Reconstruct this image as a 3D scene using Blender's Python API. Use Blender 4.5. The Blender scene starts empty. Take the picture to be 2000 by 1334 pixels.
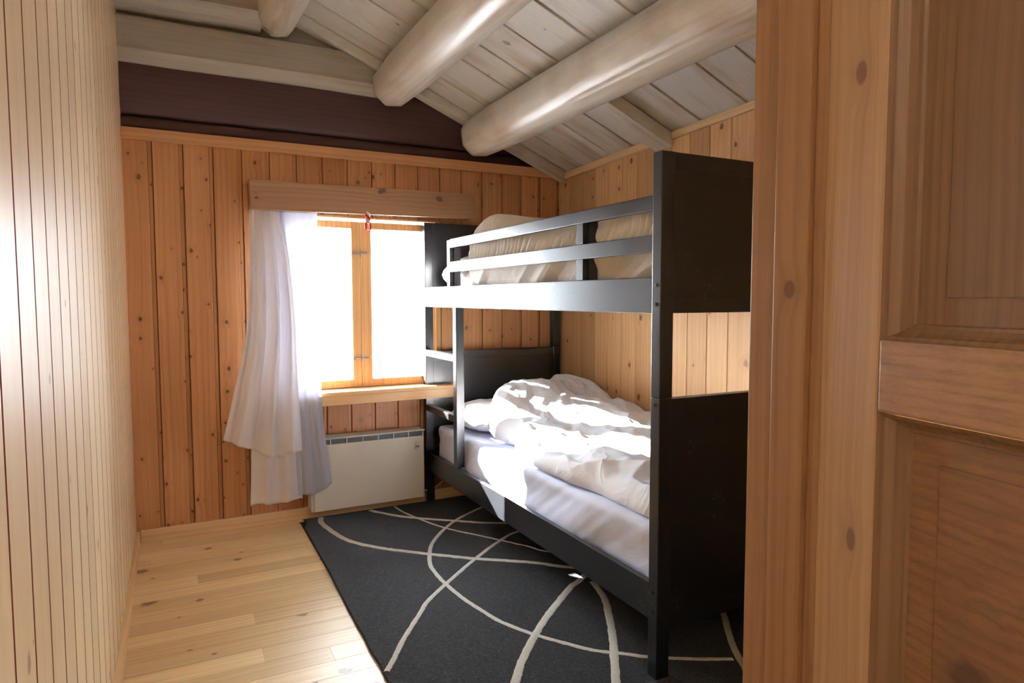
import bpy, bmesh, math, random
from mathutils import Vector, Matrix, noise
random.seed(7)
C = bpy.context.scene.collection
SC = bpy.context.scene
PI = math.pi

# ------------------------------------------------------------------ camera, light, exposure
yaw, pitch, roll = 0.4731, 0.0644, -0.0020
cy, sy, cp, sp = math.cos(yaw), math.sin(yaw), math.cos(pitch), math.sin(pitch)
fw = Vector((sy*cp, cy*cp, -sp)); rt = Vector((cy, -sy, 0)); up = rt.cross(fw)
r2 = math.cos(roll)*rt + math.sin(roll)*up; u2 = -math.sin(roll)*rt + math.cos(roll)*up
cam = bpy.data.cameras.new('camera'); co = bpy.data.objects.new('camera', cam); C.objects.link(co)
co.matrix_world = Matrix(((r2.x, u2.x, -fw.x, 0), (r2.y, u2.y, -fw.y, 0), (r2.z, u2.z, -fw.z, 1.2), (0, 0, 0, 1)))
cam.sensor_width = 36; cam.lens = 36*1295.7/2000; cam.clip_start = .02
SC.camera = co
W = bpy.data.worlds.new('world'); SC.world = W; W.use_nodes = True
W.node_tree.nodes['Background'].inputs[0].default_value = (.84, .92, 1, 1)
W.node_tree.nodes['Background'].inputs[1].default_value = 20.0
SUN = Vector((.66, -1, -.56))                       # the way the sunlight travels
sl = bpy.data.lights.new('sun', 'SUN'); sl.energy = 105; sl.angle = .009; sl.color = (1, .95, .87)
so = bpy.data.objects.new('sun', sl); C.objects.link(so)
so.rotation_euler = SUN.to_track_quat('-Z', 'Y').to_euler(); so.location = (-2, 7, 4)
pl = bpy.data.lights.new('window_portal', 'AREA'); pl.shape = 'RECTANGLE'; pl.size = 1.3; pl.size_y = 1.3
pl.cycles.is_portal = True
po = bpy.data.objects.new('window_portal', pl); C.objects.link(po); po.location = (.94, 3.95, 1.18)
po.rotation_euler = (-PI/2, 0, 0)
hl = bpy.data.lights.new('hall_fill', 'AREA'); hl.shape = 'DISK'; hl.size = .5; hl.energy = 3.5; hl.color = (1, .99, .98)  # added fill light from behind the camera, not a known lamp
ho = bpy.data.objects.new('hall_fill', hl); C.objects.link(ho); ho.location = (-.0, -.9, 2.3)
ho.rotation_euler = (math.radians(25), 0, 0)
vs = SC.view_settings
vs.view_transform = 'Standard'; vs.look = 'None'; vs.gamma = 1; vs.use_curve_mapping = False
vs.exposure = 1.05
SC.cycles.max_bounces = 14; SC.cycles.diffuse_bounces = 8; SC.cycles.transparent_max_bounces = 12
SC.cycles.sample_clamp_indirect = 6

# ------------------------------------------------------------------ helpers
def lin(c):
    return tuple(((v/255/12.92) if v <= 10.3 else ((v/255+.055)/1.055)**2.4) for v in c) + (1,)

class NT:
    def __init__(s, name):
        s.m = bpy.data.materials.new(name); s.m.use_nodes = True
        s.t = s.m.node_tree; s.b = s.t.nodes['Principled BSDF']; s.out = s.t.nodes['Material Output']
    def n(s, ty, ins=None, **kw):
        nd = s.t.nodes.new(ty)
        for k, v in kw.items(): setattr(nd, k, v)
        for k, v in (ins or {}).items(): s.put(nd.inputs[k], v)
        return nd
    def put(s, sock, v):
        if isinstance(v, bpy.types.NodeSocket): s.t.links.new(v, sock)
        elif isinstance(v, bpy.types.Node): s.t.links.new(v.outputs[0], sock)
        else: sock.default_value = v
    def math(s, op, a, b=0.0, c=0.0, clamp=False):
        return s.n('ShaderNodeMath', {0: a, 1: b, 2: c}, operation=op, use_clamp=clamp).outputs[0]
    def mix(s, f, a, b, mode='MIX'):
        nd = s.n('ShaderNodeMix', data_type='RGBA', blend_type=mode)
        s.put(nd.inputs[0], f); s.put(nd.inputs[6], a); s.put(nd.inputs[7], b)
        return nd.outputs[2]
    def rng(s, v, a, b, c=0.0, d=1.0):
        return s.n('ShaderNodeMapRange', {0: v, 1: a, 2: b, 3: c, 4: d}).outputs[0]

def plain(name, col, rough=.5, metal=0, spec=.5, bump=None):
    k = NT(name); b = k.b
    b.inputs['Base Color'].default_value = lin(col); b.inputs['Roughness'].default_value = rough
    b.inputs['Metallic'].default_value = metal; b.inputs['Specular IOR Level'].default_value = spec
    if bump:
        tc = k.n('ShaderNodeTexCoord'); ns = k.n('ShaderNodeTexNoise', {'Vector': tc.outputs['Object'], 'Scale': bump[0], 'Detail': 4.0})
        bp = k.n('ShaderNodeBump', {'Height': ns.outputs[0], 'Strength': bump[1], 'Distance': .002})
        k.put(b.inputs['Normal'], bp)
    return k.m

def wood(name, base, dark, along='Z', across='X', knots=.35, kscale=7.0, ksize=.07, kcol=(60, 34, 20), rough=.42,
         vary=.35, grain=1.0, stain=None, spec=.5, gscale=1.0, spots=()):
    """procedural board: the streaks run along one axis, every mesh island is a board of its own tone"""
    k = NT(name)
    tc = k.n('ShaderNodeTexCoord'); geo = k.n('ShaderNodeNewGeometry'); rnd = geo.outputs['Random Per Island']
    sep = k.n('ShaderNodeSeparateXYZ', {0: tc.outputs['Object']})
    ax = {'X': sep.outputs[0], 'Y': sep.outputs[1], 'Z': sep.outputs[2]}
    third = [a for a in 'XYZ' if a not in (along, across)][0]
    al = k.math('MULTIPLY_ADD', rnd, 37.0, ax[along]); ac = k.math('MULTIPLY_ADD', rnd, 3.1, ax[across]); th = ax[third]
    # knots
    kv = k.n('ShaderNodeCombineXYZ', {0: k.math('MULTIPLY', al, .8), 1: k.math('MULTIPLY', ac, 1.0)})
    vo = k.n('ShaderNodeTexVoronoi', {'Vector': kv, 'Scale': kscale, 'Randomness': 1.0}, voronoi_dimensions='2D')
    cs = k.n('ShaderNodeSeparateColor', {0: vo.outputs['Color']})
    on = k.math('LESS_THAN', cs.outputs[0], knots)
    size = k.math('MULTIPLY_ADD', k.math('POWER', cs.outputs[1], 1.6), ksize*1.5, ksize*.45)
    wob = k.n('ShaderNodeTexNoise', {'Vector': kv, 'Scale': 55.0, 'Detail': 3.0})
    rel = k.math('MULTIPLY', k.math('DIVIDE', vo.outputs['Distance'], size), k.math('MULTIPLY_ADD', wob.outputs[0], 1.5, .3))
    kn = k.math('MULTIPLY', k.rng(rel, 1.2, .6), on)
    halo = k.math('MULTIPLY', k.rng(rel, 5.0, 1.0), on)
    for (ca, cl, ra, rl) in spots:                   # the big knots the photo shows
        du = k.math('DIVIDE', k.math('SUBTRACT', ax[across], ca), ra); dv = k.math('DIVIDE', k.math('SUBTRACT', ax[along], cl), rl)
        ds = k.math('SQRT', k.math('ADD', k.math('MULTIPLY', du, du), k.math('MULTIPLY', dv, dv)))
        kn = k.math('MAXIMUM', kn, k.math('MULTIPLY', k.rng(ds, 1.1, .8), .8))
        halo = k.math('MAXIMUM', halo, k.rng(ds, 3.6, 1.0))
    # grain, bent round the knots
    acw = k.math('MULTIPLY_ADD', halo, .012, ac)
    wv = k.n('ShaderNodeTexNoise', {'Vector': k.n('ShaderNodeCombineXYZ', {0: k.math('MULTIPLY', al, .9), 1: k.math('MULTIPLY', ac, 3), 2: 0.0}), 'Scale': 2.0, 'Detail': 2.0})
    acw = k.math('MULTIPLY_ADD', wv.outputs[0], .03, acw)
    gv = k.n('ShaderNodeCombineXYZ', {0: k.math('MULTIPLY', al, .38), 1: k.math('MULTIPLY', acw, 22*gscale), 2: k.math('MULTIPLY', th, 22*gscale)})
    g1 = k.n('ShaderNodeTexNoise', {'Vector': gv, 'Scale': 2.4, 'Detail': 5.0, 'Roughness': .62})
    rings = k.n('ShaderNodeTexWave', {'Vector': gv, 'Scale': .55, 'Distortion': 3.5, 'Detail': 3.0, 'Detail Scale': .8}, wave_type='BANDS', bands_direction='Y')
    g3 = k.n('ShaderNodeTexNoise', {'Vector': k.n('ShaderNodeCombineXYZ', {0: k.math('MULTIPLY', al, 1.4), 1: k.math('MULTIPLY', acw, 150*gscale), 2: k.math('MULTIPLY', th, 150*gscale)}), 'Scale': 2.0, 'Detail': 3.0})
    g = k.math('ADD', k.math('ADD', k.math('MULTIPLY', k.rng(g1.outputs[0], .35, .72), .5), k.math('MULTIPLY', k.rng(g3.outputs[0], .5, .75), .3)), k.math('MULTIPLY', k.math('POWER', rings.outputs[0], 2.5), .25))
    col = k.mix(k.math('MULTIPLY', g, .85*grain), lin(base), lin(dark))
    lum = k.math('MULTIPLY_ADD', rnd, vary, 1-vary*.55)
    col = k.mix(1.0, col, k.n('ShaderNodeCombineColor', {0: lum, 1: k.math('MULTIPLY_ADD', k.math('SUBTRACT', lum, 1.0), 1.2, 1.0), 2: k.math('MULTIPLY_ADD', k.math('SUBTRACT', lum, 1.0), 1.5, 1.0)}), 'MULTIPLY')
    if stain:
        sn = k.n('ShaderNodeTexNoise', {'Vector': k.n('ShaderNodeCombineXYZ', {0: k.math('MULTIPLY', al, 1.2), 1: k.math('MULTIPLY', ac, 6), 2: th}), 'Scale': 1.6, 'Detail': 5.0})
        col = k.mix(k.math('MULTIPLY', k.rng(sn.outputs[0], .5, .75), stain[1]), col, lin(stain[0]))
    col = k.mix(k.math('MULTIPLY', halo, .22), col, lin(dark))
    col = k.mix(k.math('MULTIPLY', kn, k.math('MULTIPLY_ADD', k.rng(rel, .3, .95), .27, .72)), col, lin(kcol))
    k.put(k.b.inputs['Base Color'], col)
    k.put(k.b.inputs['Roughness'], k.math('MULTIPLY_ADD', g, .12, rough))
    k.b.inputs['Specular IOR Level'].default_value = spec
    bp = k.n('ShaderNodeBump', {'Height': k.math('ADD', g, k.math('MULTIPLY', kn, .6)), 'Strength': .12*grain, 'Distance': .0015})
    k.put(k.b.inputs['Normal'], bp)
    return k.m

def cloth(name, col, trans=0.0, weave=900, crease=.0, cs=7.0, alpha=1.0):
    k = NT(name)
    tc = k.n('ShaderNodeTexCoord')
    n1 = k.n('ShaderNodeTexNoise', {'Vector': tc.outputs['Object'], 'Scale': float(weave), 'Detail': 2.0})
    n2 = k.n('ShaderNodeTexNoise', {'Vector': tc.outputs['Object'], 'Scale': cs, 'Detail': 5.0, 'Distortion': 1.2})
    rd = k.math('SUBTRACT', 1.0, k.math('ABSOLUTE', k.math('MULTIPLY_ADD', n2.outputs[0], 2.0, -1.0)))
    h = k.math('ADD', k.math('MULTIPLY', n1.outputs[0], .03), k.math('MULTIPLY', k.math('POWER', rd, 6.0), crease))
    bp = k.n('ShaderNodeBump', {'Height': h, 'Strength': .6, 'Distance': .01})
    b = k.b; b.inputs['Base Color'].default_value = lin(col); b.inputs['Roughness'].default_value = .85
    b.inputs['Specular IOR Level'].default_value = .2
    k.put(b.inputs['Normal'], bp)
    sh = b.outputs[0]
    if trans:
        tr = k.n('ShaderNodeBsdfTranslucent', {'Color': lin(col)})
        mx = k.n('ShaderNodeMixShader', {0: trans, 1: sh, 2: tr}); sh = mx.outputs[0]
    if alpha < 1:
        tp = k.n('ShaderNodeBsdfTransparent')
        mx = k.n('ShaderNodeMixShader', {0: 1-alpha, 1: sh, 2: tp}); sh = mx.outputs[0]
    k.put(k.out.inputs[0], sh)
    return k.m

class MB:
    def __init__(s): s.bm = bmesh.new(); s.mi = 0
    def hexa(s, p, bev=0.0, seg=2):
        """eight points: bottom four counter-clockwise, then top four"""
        t = bmesh.new(); v = [t.verts.new(q) for q in p]
        for f in ((3, 2, 1, 0), (4, 5, 6, 7), (0, 1, 5, 4), (1, 2, 6, 5), (2, 3, 7, 6), (3, 0, 4, 7)): t.faces.new([v[i] for i in f])
        bmesh.ops.recalc_face_normals(t, faces=t.faces)
        if bev: bmesh.ops.bevel(t, geom=t.edges[:], offset=bev, segments=seg, affect='EDGES', profile=.6)
        s.merge(t); return s
    def box(s, x0, x1, y0, y1, z0, z1, bev=0.0, seg=2):
        return s.hexa([(x0, y0, z0), (x1, y0, z0), (x1, y1, z0), (x0, y1, z0), (x0, y0, z1), (x1, y0, z1), (x1, y1, z1), (x0, y1, z1)], bev, seg)
    def merge(s, t):
        mp = {}
        for v in t.verts: mp[v] = s.bm.verts.new(v.co)
        for f in t.faces:
            try:
                g = s.bm.faces.new([mp[v] for v in f.verts]); g.material_index = s.mi; g.smooth = f.smooth
            except ValueError: pass
        t.free()
    def grid(s, fn, nu, nv, closed_u=False, smooth=True, cap=False):
        vs_ = [[s.bm.verts.new(fn(i/(nu if closed_u else nu-1), j/(nv-1))) for j in range(nv)] for i in range(nu)]
        for i in range(nu if closed_u else nu-1):
            for j in range(nv-1):
                a, b = vs_[i], vs_[(i+1) % nu]
                f = s.bm.faces.new((a[j], b[j], b[j+1], a[j+1])); f.smooth = smooth; f.material_index = s.mi
        if cap:
            for j in (0, nv-1):
                f = s.bm.faces.new([vs_[i][j] for i in range(nu)]); f.material_index = s.mi
        return s
    def tube(s, pts, r, n=10, smooth=True):
        pts = [Vector(p) for p in pts]; rr = r if callable(r) else (lambda t: r)
        rings = []; prev = None
        for i, p in enumerate(pts):
            d = (pts[min(i+1, len(pts)-1)] - pts[max(i-1, 0)]).normalized()
            if prev is None: a = d.orthogonal().normalized()
            else: a = (prev - d*prev.dot(d)).normalized()
            prev = a; b = d.cross(a); q = rr(i/max(1, len(pts)-1))
            rings.append([s.bm.verts.new(p + q*(math.cos(2*PI*k/n)*a + math.sin(2*PI*k/n)*b)) for k in range(n)])
        for i in range(len(rings)-1):
            for k in range(n):
                f = s.bm.faces.new((rings[i][k], rings[i][(k+1) % n], rings[i+1][(k+1) % n], rings[i+1][k])); f.smooth = smooth; f.material_index = s.mi
        for rg in (rings[0], rings[-1]):
            f = s.bm.faces.new(rg); f.material_index = s.mi
        return s
    def cyl(s, c, ax, r, L, n=20, bev=0.0):
        c = Vector(c); ax = Vector(ax).normalized()
        if bev: return s.tube([c, c+ax*bev*.3, c+ax*bev, c+ax*(L-bev), c+ax*(L-bev*.3), c+ax*L], lambda t: r-bev if t in (0, 1) else (r-bev*.3 if t in (.2, .8) else r), n)
        return s.tube([c, c+ax*L], r, n)
    def build(s, name, mats, parent=None, kind=None, fix=True):
        if fix: bmesh.ops.recalc_face_normals(s.bm, faces=s.bm.faces)
        me = bpy.data.meshes.new(name); s.bm.to_mesh(me); s.bm.free()
        for m in (mats if isinstance(mats, (list, tuple)) else [mats]): me.materials.append(m)
        o = bpy.data.objects.new(name, me); C.objects.link(o)
        if parent: o.parent = parent; o.matrix_parent_inverse = Matrix.Translation(-Vector(parent.location))
        if kind: o['kind'] = kind
        return o

def tag(o, label=None, cat=None, group=None, kind=None):
    if label: o['label'] = label
    if cat: o['category'] = cat
    if group: o['group'] = group
    if kind: o['kind'] = kind
    return o
def empty(name, loc, label=None, cat=None, group=None, kind=None):
    o = bpy.data.objects.new(name, None); C.objects.link(o); o.location = loc; o.empty_display_size = .1
    return tag(o, label, cat, group, kind)
def sm(a, b, t):
    t = max(0.0, min(1.0, (t-a)/(b-a))); return t*t*(3-2*t)
def N3(x, y, z=0.0): return noise.noise(Vector((x, y, z)))
def path(pts, n=8):
    """smooth curve through points (Catmull-Rom)"""
    P = [Vector(p) for p in pts]; P = [2*P[0]-P[1]] + P + [2*P[-1]-P[-2]]; out = []
    for i in range(1, len(P)-2):
        for k in range(n):
            t = k/n
            out.append(.5*((2*P[i]) + (P[i+1]-P[i-1])*t + (2*P[i-1]-5*P[i]+4*P[i+1]-P[i+2])*t*t + (3*P[i]-P[i-1]-3*P[i+1]+P[i+2])*t**3))
    out.append(P[-2]); return out
def lerp_tab(tab, z):
    for (z0, a), (z1, b) in zip(tab, tab[1:]):
        if (z0 >= z >= z1) or (z0 <= z <= z1): return a + (b-a)*(z-z0)/(z1-z0)
    return tab[0][1] if abs(z-tab[0][0]) < abs(z-tab[-1][0]) else tab[-1][1]

# ------------------------------------------------------------------ materials
PB, PD = (226, 176, 116), (188, 124, 68)
M = {}
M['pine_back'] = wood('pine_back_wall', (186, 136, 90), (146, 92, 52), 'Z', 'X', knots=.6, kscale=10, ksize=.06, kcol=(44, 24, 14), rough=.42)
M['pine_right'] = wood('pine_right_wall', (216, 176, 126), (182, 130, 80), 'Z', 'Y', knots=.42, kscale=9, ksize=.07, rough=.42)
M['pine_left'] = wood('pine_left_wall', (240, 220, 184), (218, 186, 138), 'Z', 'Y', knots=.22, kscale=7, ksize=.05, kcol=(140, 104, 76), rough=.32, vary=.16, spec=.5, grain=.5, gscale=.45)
M['pine_floor'] = wood('pine_floor', (234, 212, 168), (200, 160, 106), 'X', 'Y', knots=.34, kscale=6.5, ksize=.085, kcol=(98, 58, 32), rough=.33, vary=.42)
M['pine_trim'] = wood('pine_trim', (200, 152, 106), (166, 114, 70), 'X', 'Z', knots=.12, kscale=9, ksize=.05, rough=.4, vary=.1)
M['pine_trim_y'] = wood('pine_trim_lengthwise', (228, 198, 154), (200, 156, 108), 'Y', 'Z', knots=.1, kscale=9, ksize=.05, rough=.4, vary=.1)
M['pine_base'] = wood('pine_baseboard', (226, 196, 158), (198, 156, 114), 'X', 'Z', knots=.05, rough=.4, vary=.1)
M['pine_pelmet'] = wood('pine_pelmet', (154, 116, 84), (112, 78, 52), 'X', 'Z', knots=.5, kscale=8, ksize=.09, rough=.45, vary=.1)
M['pine_window'] = wood('pine_window', (206, 160, 104), (164, 112, 62), 'Z', 'X', knots=.08, rough=.4, vary=.25)
M['pine_sill'] = wood('pine_sill', (236, 196, 142), (208, 150, 92), 'X', 'Y', knots=.1, rough=.3, vary=.1)
M['pine_jamb'] = wood('pine_door_frame', (138, 102, 70), (104, 70, 42), 'Z', 'Y', knots=.0, kscale=3.2, ksize=.06, kcol=(90, 52, 34), rough=.4, vary=.08, spots=[(.800, 1.215, .012, .016)])
M['pine_stile'] = wood('pine_door_stile', (158, 126, 94), (122, 88, 60), 'Z', 'Y', knots=.0, rough=.4, vary=.06, gscale=1.3, kcol=(96, 66, 50), spots=[(.673, 1.54, .0105, .019), (.666, .822, .009, .020)])
M['pine_rail'] = wood('pine_door_rail', (144, 108, 76), (96, 64, 38), 'Y', 'Z', knots=.12, kscale=5, ksize=.05, rough=.42, vary=.06, gscale=1.8)
M['pine_panel'] = wood('pine_door_panel', (110, 80, 52), (78, 52, 30), 'Z', 'Y', knots=.04, kscale=4, rough=.45, vary=.1, gscale=1.5)  # same wood as the stile, recess shade put into the darker colour
M['pine_panel_low'] = wood('pine_door_lower_panel', (120, 84, 52), (74, 46, 26), 'Y', 'Z', knots=.2, kscale=3, ksize=.05, rough=.45, vary=.1, gscale=1.5)  # stile wood as well, its colour darkened for the recess shade
M['white_board'] = wood('whitewashed_board', (222, 224, 222), (196, 194, 186), 'X', 'Y', knots=.18, kscale=5, ksize=.05, kcol=(96, 84, 68), rough=.5, vary=.10, grain=.5, stain=((168, 142, 110), .75))
M['white_log'] = wood('whitewashed_log', (222, 220, 212), (186, 176, 160), 'Y', 'X', knots=.14, kscale=4, ksize=.05, kcol=(110, 92, 72), rough=.28, vary=.0, grain=.8, stain=((156, 130, 98), .85), gscale=.8)
M['white_beam'] = wood('whitewashed_beam', (176, 172, 162), (150, 144, 132), 'X', 'Z', knots=.1, kscale=4, ksize=.05, kcol=(96, 84, 68), rough=.5, vary=.05, stain=((140, 122, 98), .6))
M['maroon'] = wood('maroon_log', (70, 38, 38), (46, 26, 30), 'X', 'Z', knots=.08, kscale=5, ksize=.05, kcol=(36, 18, 18), rough=.6, vary=.1)
M['dark_gap'] = plain('shadow_gap_wood', (58, 44, 34), .9)
M['groove'] = plain('groove_shade_wood', (124, 54, 24), .6)  # dark red stands in for shade and bounced light inside the grooves
def bed_mat():
    k = NT('black_bed_paint')
    tc = k.n('ShaderNodeTexCoord')
    n = k.n('ShaderNodeTexNoise', {'Vector': tc.outputs['Object'], 'Scale': 3.0, 'Detail': 6.0})
    sc = k.n('ShaderNodeTexNoise', {'Vector': tc.outputs['Object'], 'Scale': 60.0, 'Detail': 5.0, 'Distortion': 1.5})
    mask = k.math('MULTIPLY', k.rng(n.outputs[0], .6, .7), k.rng(sc.outputs[0], .62, .68))
    k.put(k.b.inputs['Base Color'], k.mix(k.math('MULTIPLY', mask, .5), lin((19, 21, 27)), lin((150, 150, 150))))
    k.put(k.b.inputs['Roughness'], k.rng(n.outputs[0], .3, .7, .29, .36))
    k.b.inputs['Specular IOR Level'].default_value = .8
    bp = k.n('ShaderNodeBump', {'Height': sc.outputs[0], 'Strength': .03, 'Distance': .001}); k.put(k.b.inputs['Normal'], bp)
    return k.m
M['bed'] = bed_mat()
M['sheet'] = cloth('white_sheet', (214, 220, 240), 0, crease=.12, cs=5)
M['sheet_up'] = cloth('white_upper_sheet', (226, 226, 232), 0, crease=.1, cs=6)
M['duvet'] = cloth('white_duvet_cotton', (234, 235, 240), 0, crease=.4, cs=5)
M['duvet_up'] = cloth('cream_duvet_cotton', (232, 226, 218), 0, crease=.1, cs=6)
M['pillow'] = cloth('white_pillow_cotton', (232, 232, 238), 0, crease=.1, cs=8)
M['curtain'] = cloth('curtain_cotton', (250, 250, 253), .45, crease=.0, cs=6)
M['sheer'] = cloth('curtain_sheer', (216, 220, 232), .45, crease=.02, cs=9, alpha=.95)
M['radiator'] = plain('radiator_enamel', (222, 220, 212), .38)
M['rad_grille'] = plain('radiator_grille_steel', (62, 66, 68), .6, .3)
M['rad_rim'] = plain('radiator_rim', (200, 202, 198), .4)
M['steel'] = plain('zinc_hook', (150, 152, 156), .3, .9)
M['bolt'] = plain('bolt_steel', (60, 62, 66), .3, .9)
M['cable'] = plain('white_cable', (226, 214, 196), .5)
M['red'] = plain('red_yarn', (190, 22, 36), .8)
M['whiteyarn'] = plain('white_yarn', (240, 232, 220), .85)
def glass_mat():
    k = NT('window_glass')
    tp = k.n('ShaderNodeBsdfTransparent', {'Color': (.97, .98, .98, 1)}); gl = k.n('ShaderNodeBsdfGlossy', {'Roughness': .01})
    fr = k.n('ShaderNodeFresnel', {'IOR': 1.35})
    mx = k.n('ShaderNodeMixShader', {0: fr, 1: tp, 2: gl}); k.put(k.out.inputs[0], mx); return k.m
M['glass'] = glass_mat()
def rug_mat(name, col, c2, sc_):
    k = NT(name); tc = k.n('ShaderNodeTexCoord')
    n = k.n('ShaderNodeTexNoise', {'Vector': tc.outputs['Object'], 'Scale': float(sc_), 'Detail': 4.0, 'Roughness': .8})
    n2 = k.n('ShaderNodeTexNoise', {'Vector': tc.outputs['Object'], 'Scale': 300.0, 'Detail': 1.0})
    n3 = k.n('ShaderNodeTexNoise', {'Vector': tc.outputs['Object'], 'Scale': 6.0, 'Detail': 3.0})
    col_ = k.mix(k.rng(n.outputs[0], .4, .7), lin(col), lin(c2))
    fl = k.math('MULTIPLY', k.rng(n2.outputs[0], .72, .76), .5)
    col_ = k.mix(fl, col_, lin((190, 190, 190)))
    k.put(k.b.inputs['Base Color'], col_); k.b.inputs['Roughness'].default_value = .95
    k.b.inputs['Specular IOR Level'].default_value = .15
    k.b.inputs['Sheen Weight'].default_value = .08; k.b.inputs['Sheen Roughness'].default_value = .6
    h = k.math('ADD', n.outputs[0], k.math('MULTIPLY', n3.outputs[0], .4))
    k.put(k.b.inputs['Normal'], k.n('ShaderNodeBump', {'Height': h, 'Strength': 1.0, 'Distance': .006}))
    return k.m
M['rug'] = rug_mat('charcoal_rug_pile', (13, 14, 17), (52, 55, 62), 110)
M['rug_cream'] = rug_mat('cream_rug_pile', (206, 202, 192), (240, 238, 230), 170)
M['snow'] = plain('snow', (238, 240, 244), .9)

# ------------------------------------------------------------------ room shell
XL, XR, YB, YF, YH = -.19, 2.235, 3.70, .80, -2.0
def zc(x, y): return 2.0 + .42*(2.235-x) + .03*(3.42-y)

b = MB(); y = YH; rows = []
i = 0
y = YH + .02
while y < YB + .02:                                 # floor boards across the room
    x = XL - .05 - (i*.53) % 1.5
    while x < XR+.05:
        L = 1.3 + random.random()*.9
        x0, x1 = max(x, XL-.05), min(x+L, XR+.05)
        if x1 > x0+.02: b.box(x0, x1-.0006, y-.0955, y, -.03, 0, .0004, 1)
        x += L
    y += .0965; i += 1
b.mi = 1; b.box(XL-.05, XR+.05, YH, YB+.05, -.06, -.031)
b.build('floor', [M['pine_floor'], M['dark_gap']], kind='structure')

# left wall: boards with open grooves (runs on past the doorway)
b = MB(); y = 1.008 - .13*24
while y < YB - .005:
    y1 = min(y+.13, YB+.03)
    if y1 > YH: b.box(XL-.0085, XL, max(y, YH)+.0035, y1-.0035, 0, 3.1, .0010, 1)
    y += .13
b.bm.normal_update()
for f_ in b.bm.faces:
    if abs(f_.normal.y) > .45: f_.material_index = 1  # board sides coloured dark red for the shade in the grooves
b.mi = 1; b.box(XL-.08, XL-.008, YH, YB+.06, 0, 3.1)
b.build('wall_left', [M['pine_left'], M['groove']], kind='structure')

# back wall with the window opening
WX0, WX1, WZ0, WZ1 = .462, 1.418, .70, 1.655
def back_boards(b, x0, x1, z0, z1):
    if z1-z0 > .01 and x1-x0 > .004: b.box(x0, x1, YB, YB+.014, z0, z1, min(.0022, (x1-x0)*.3), 2)
b = MB(); xs = []
x = -.065 - .135
while x < XR + .13: xs.append(x); x += .135
for x in xs:
    for (a, c, dy) in ((x+.003, x+.116, 0), (x+.1165, x+.134, .004)):
        a, c = max(a, XL-.01), min(c, XR+.01)
        if c-a < .004: continue
        if c <= WX0 or a >= WX1: segs = [(a, c, .0, 1.975)]
        else:
            segs = [(a, c, 0, WZ0-.01), (a, c, WZ1, 1.975)]
            if a < WX0: segs.append((a, WX0, WZ0-.01, WZ1))
            if c > WX1: segs.append((WX1, c, WZ0-.01, WZ1))
        for q in segs:
            if q[1]-q[0] > .006: b.box(q[0], q[1], YB+dy, YB+.011+dy*.5, q[2], q[3], .0018, 1)
b.mi = 1
for q in ((XL-.05, WX0, 0, 2.0), (WX1, XR+.08, 0, 2.0), (WX0, WX1, 0, WZ0-.01), (WX0, WX1, WZ1, 2.0)):
    b.box(q[0], q[1], YB+.0115, YB+.15, q[2], q[3])
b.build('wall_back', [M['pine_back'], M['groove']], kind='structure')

# painted log gable above the panelling
b = MB()
def logface(z0, z1, yb, bul, x0=XL-.05, x1=XR+.1, n=10):
    def f(u, v):
        a = v*PI; z = z0+(z1-z0)*(.5-.5*math.cos(a)); x = x0+(x1-x0)*u
        return (x, yb - bul*math.sin(a)**.6 + .004*N3(x*3, z*6), z)
    return f
b.grid(logface(2.0, 2.085, YB+.06, .055), 60, 10)
b.grid(logface(2.085, 2.40, YB+.05, .06), 60, 16)
b.box(XL-.05, XR+.08, YB+.06, YB+.15, 2.0, 2.41)
b.build('wall_gable', M['maroon'], kind='structure')
b = MB()
b.grid(logface(2.402, 2.72, YB+.05, .06), 60, 12)
b.grid(logface(2.72, 3.05, YB+.05, .06), 60, 12)
b.box(XL-.05, XR+.08, YB+.06, YB+.15, 2.41, 3.05)
b.build('wall_gable', M['white_beam'], kind='structure')

# right wall
b = MB(); y = 2.09 - .1335*30
while y < YB:
    a, c = max(y+.002, YH), min(y+.1315, YB+.03)
    if c > a+.01: b.box(XR, XR+.014, a, c, 0, 2.06, .0022, 2)
    y += .1335
b.mi = 1; b.box(XR+.0135, XR+.1, YH, YB+.1, 0, 2.06)
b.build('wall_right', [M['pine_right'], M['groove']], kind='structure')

# partition with the doorway, right of the camera
b = MB()
x = .975
while x < XR:
    b.box(x, min(x+.13, XR), .885, .899, 0, zc(x, .9)+.05, .002, 1); x += .133
b.box(.975, XR+.02, .775, .886, 0, 2.6)
b.box(XL-.02, .975, .775, .895, 2.12, 3.05)
b.build('wall_front', M['pine_right'], kind='structure')
b = MB(); b.box(XL-.08, XR+.1, YH-.08, YH, 0, 2.5); b.build('wall_rear', M['pine_right'], kind='structure')

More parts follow.
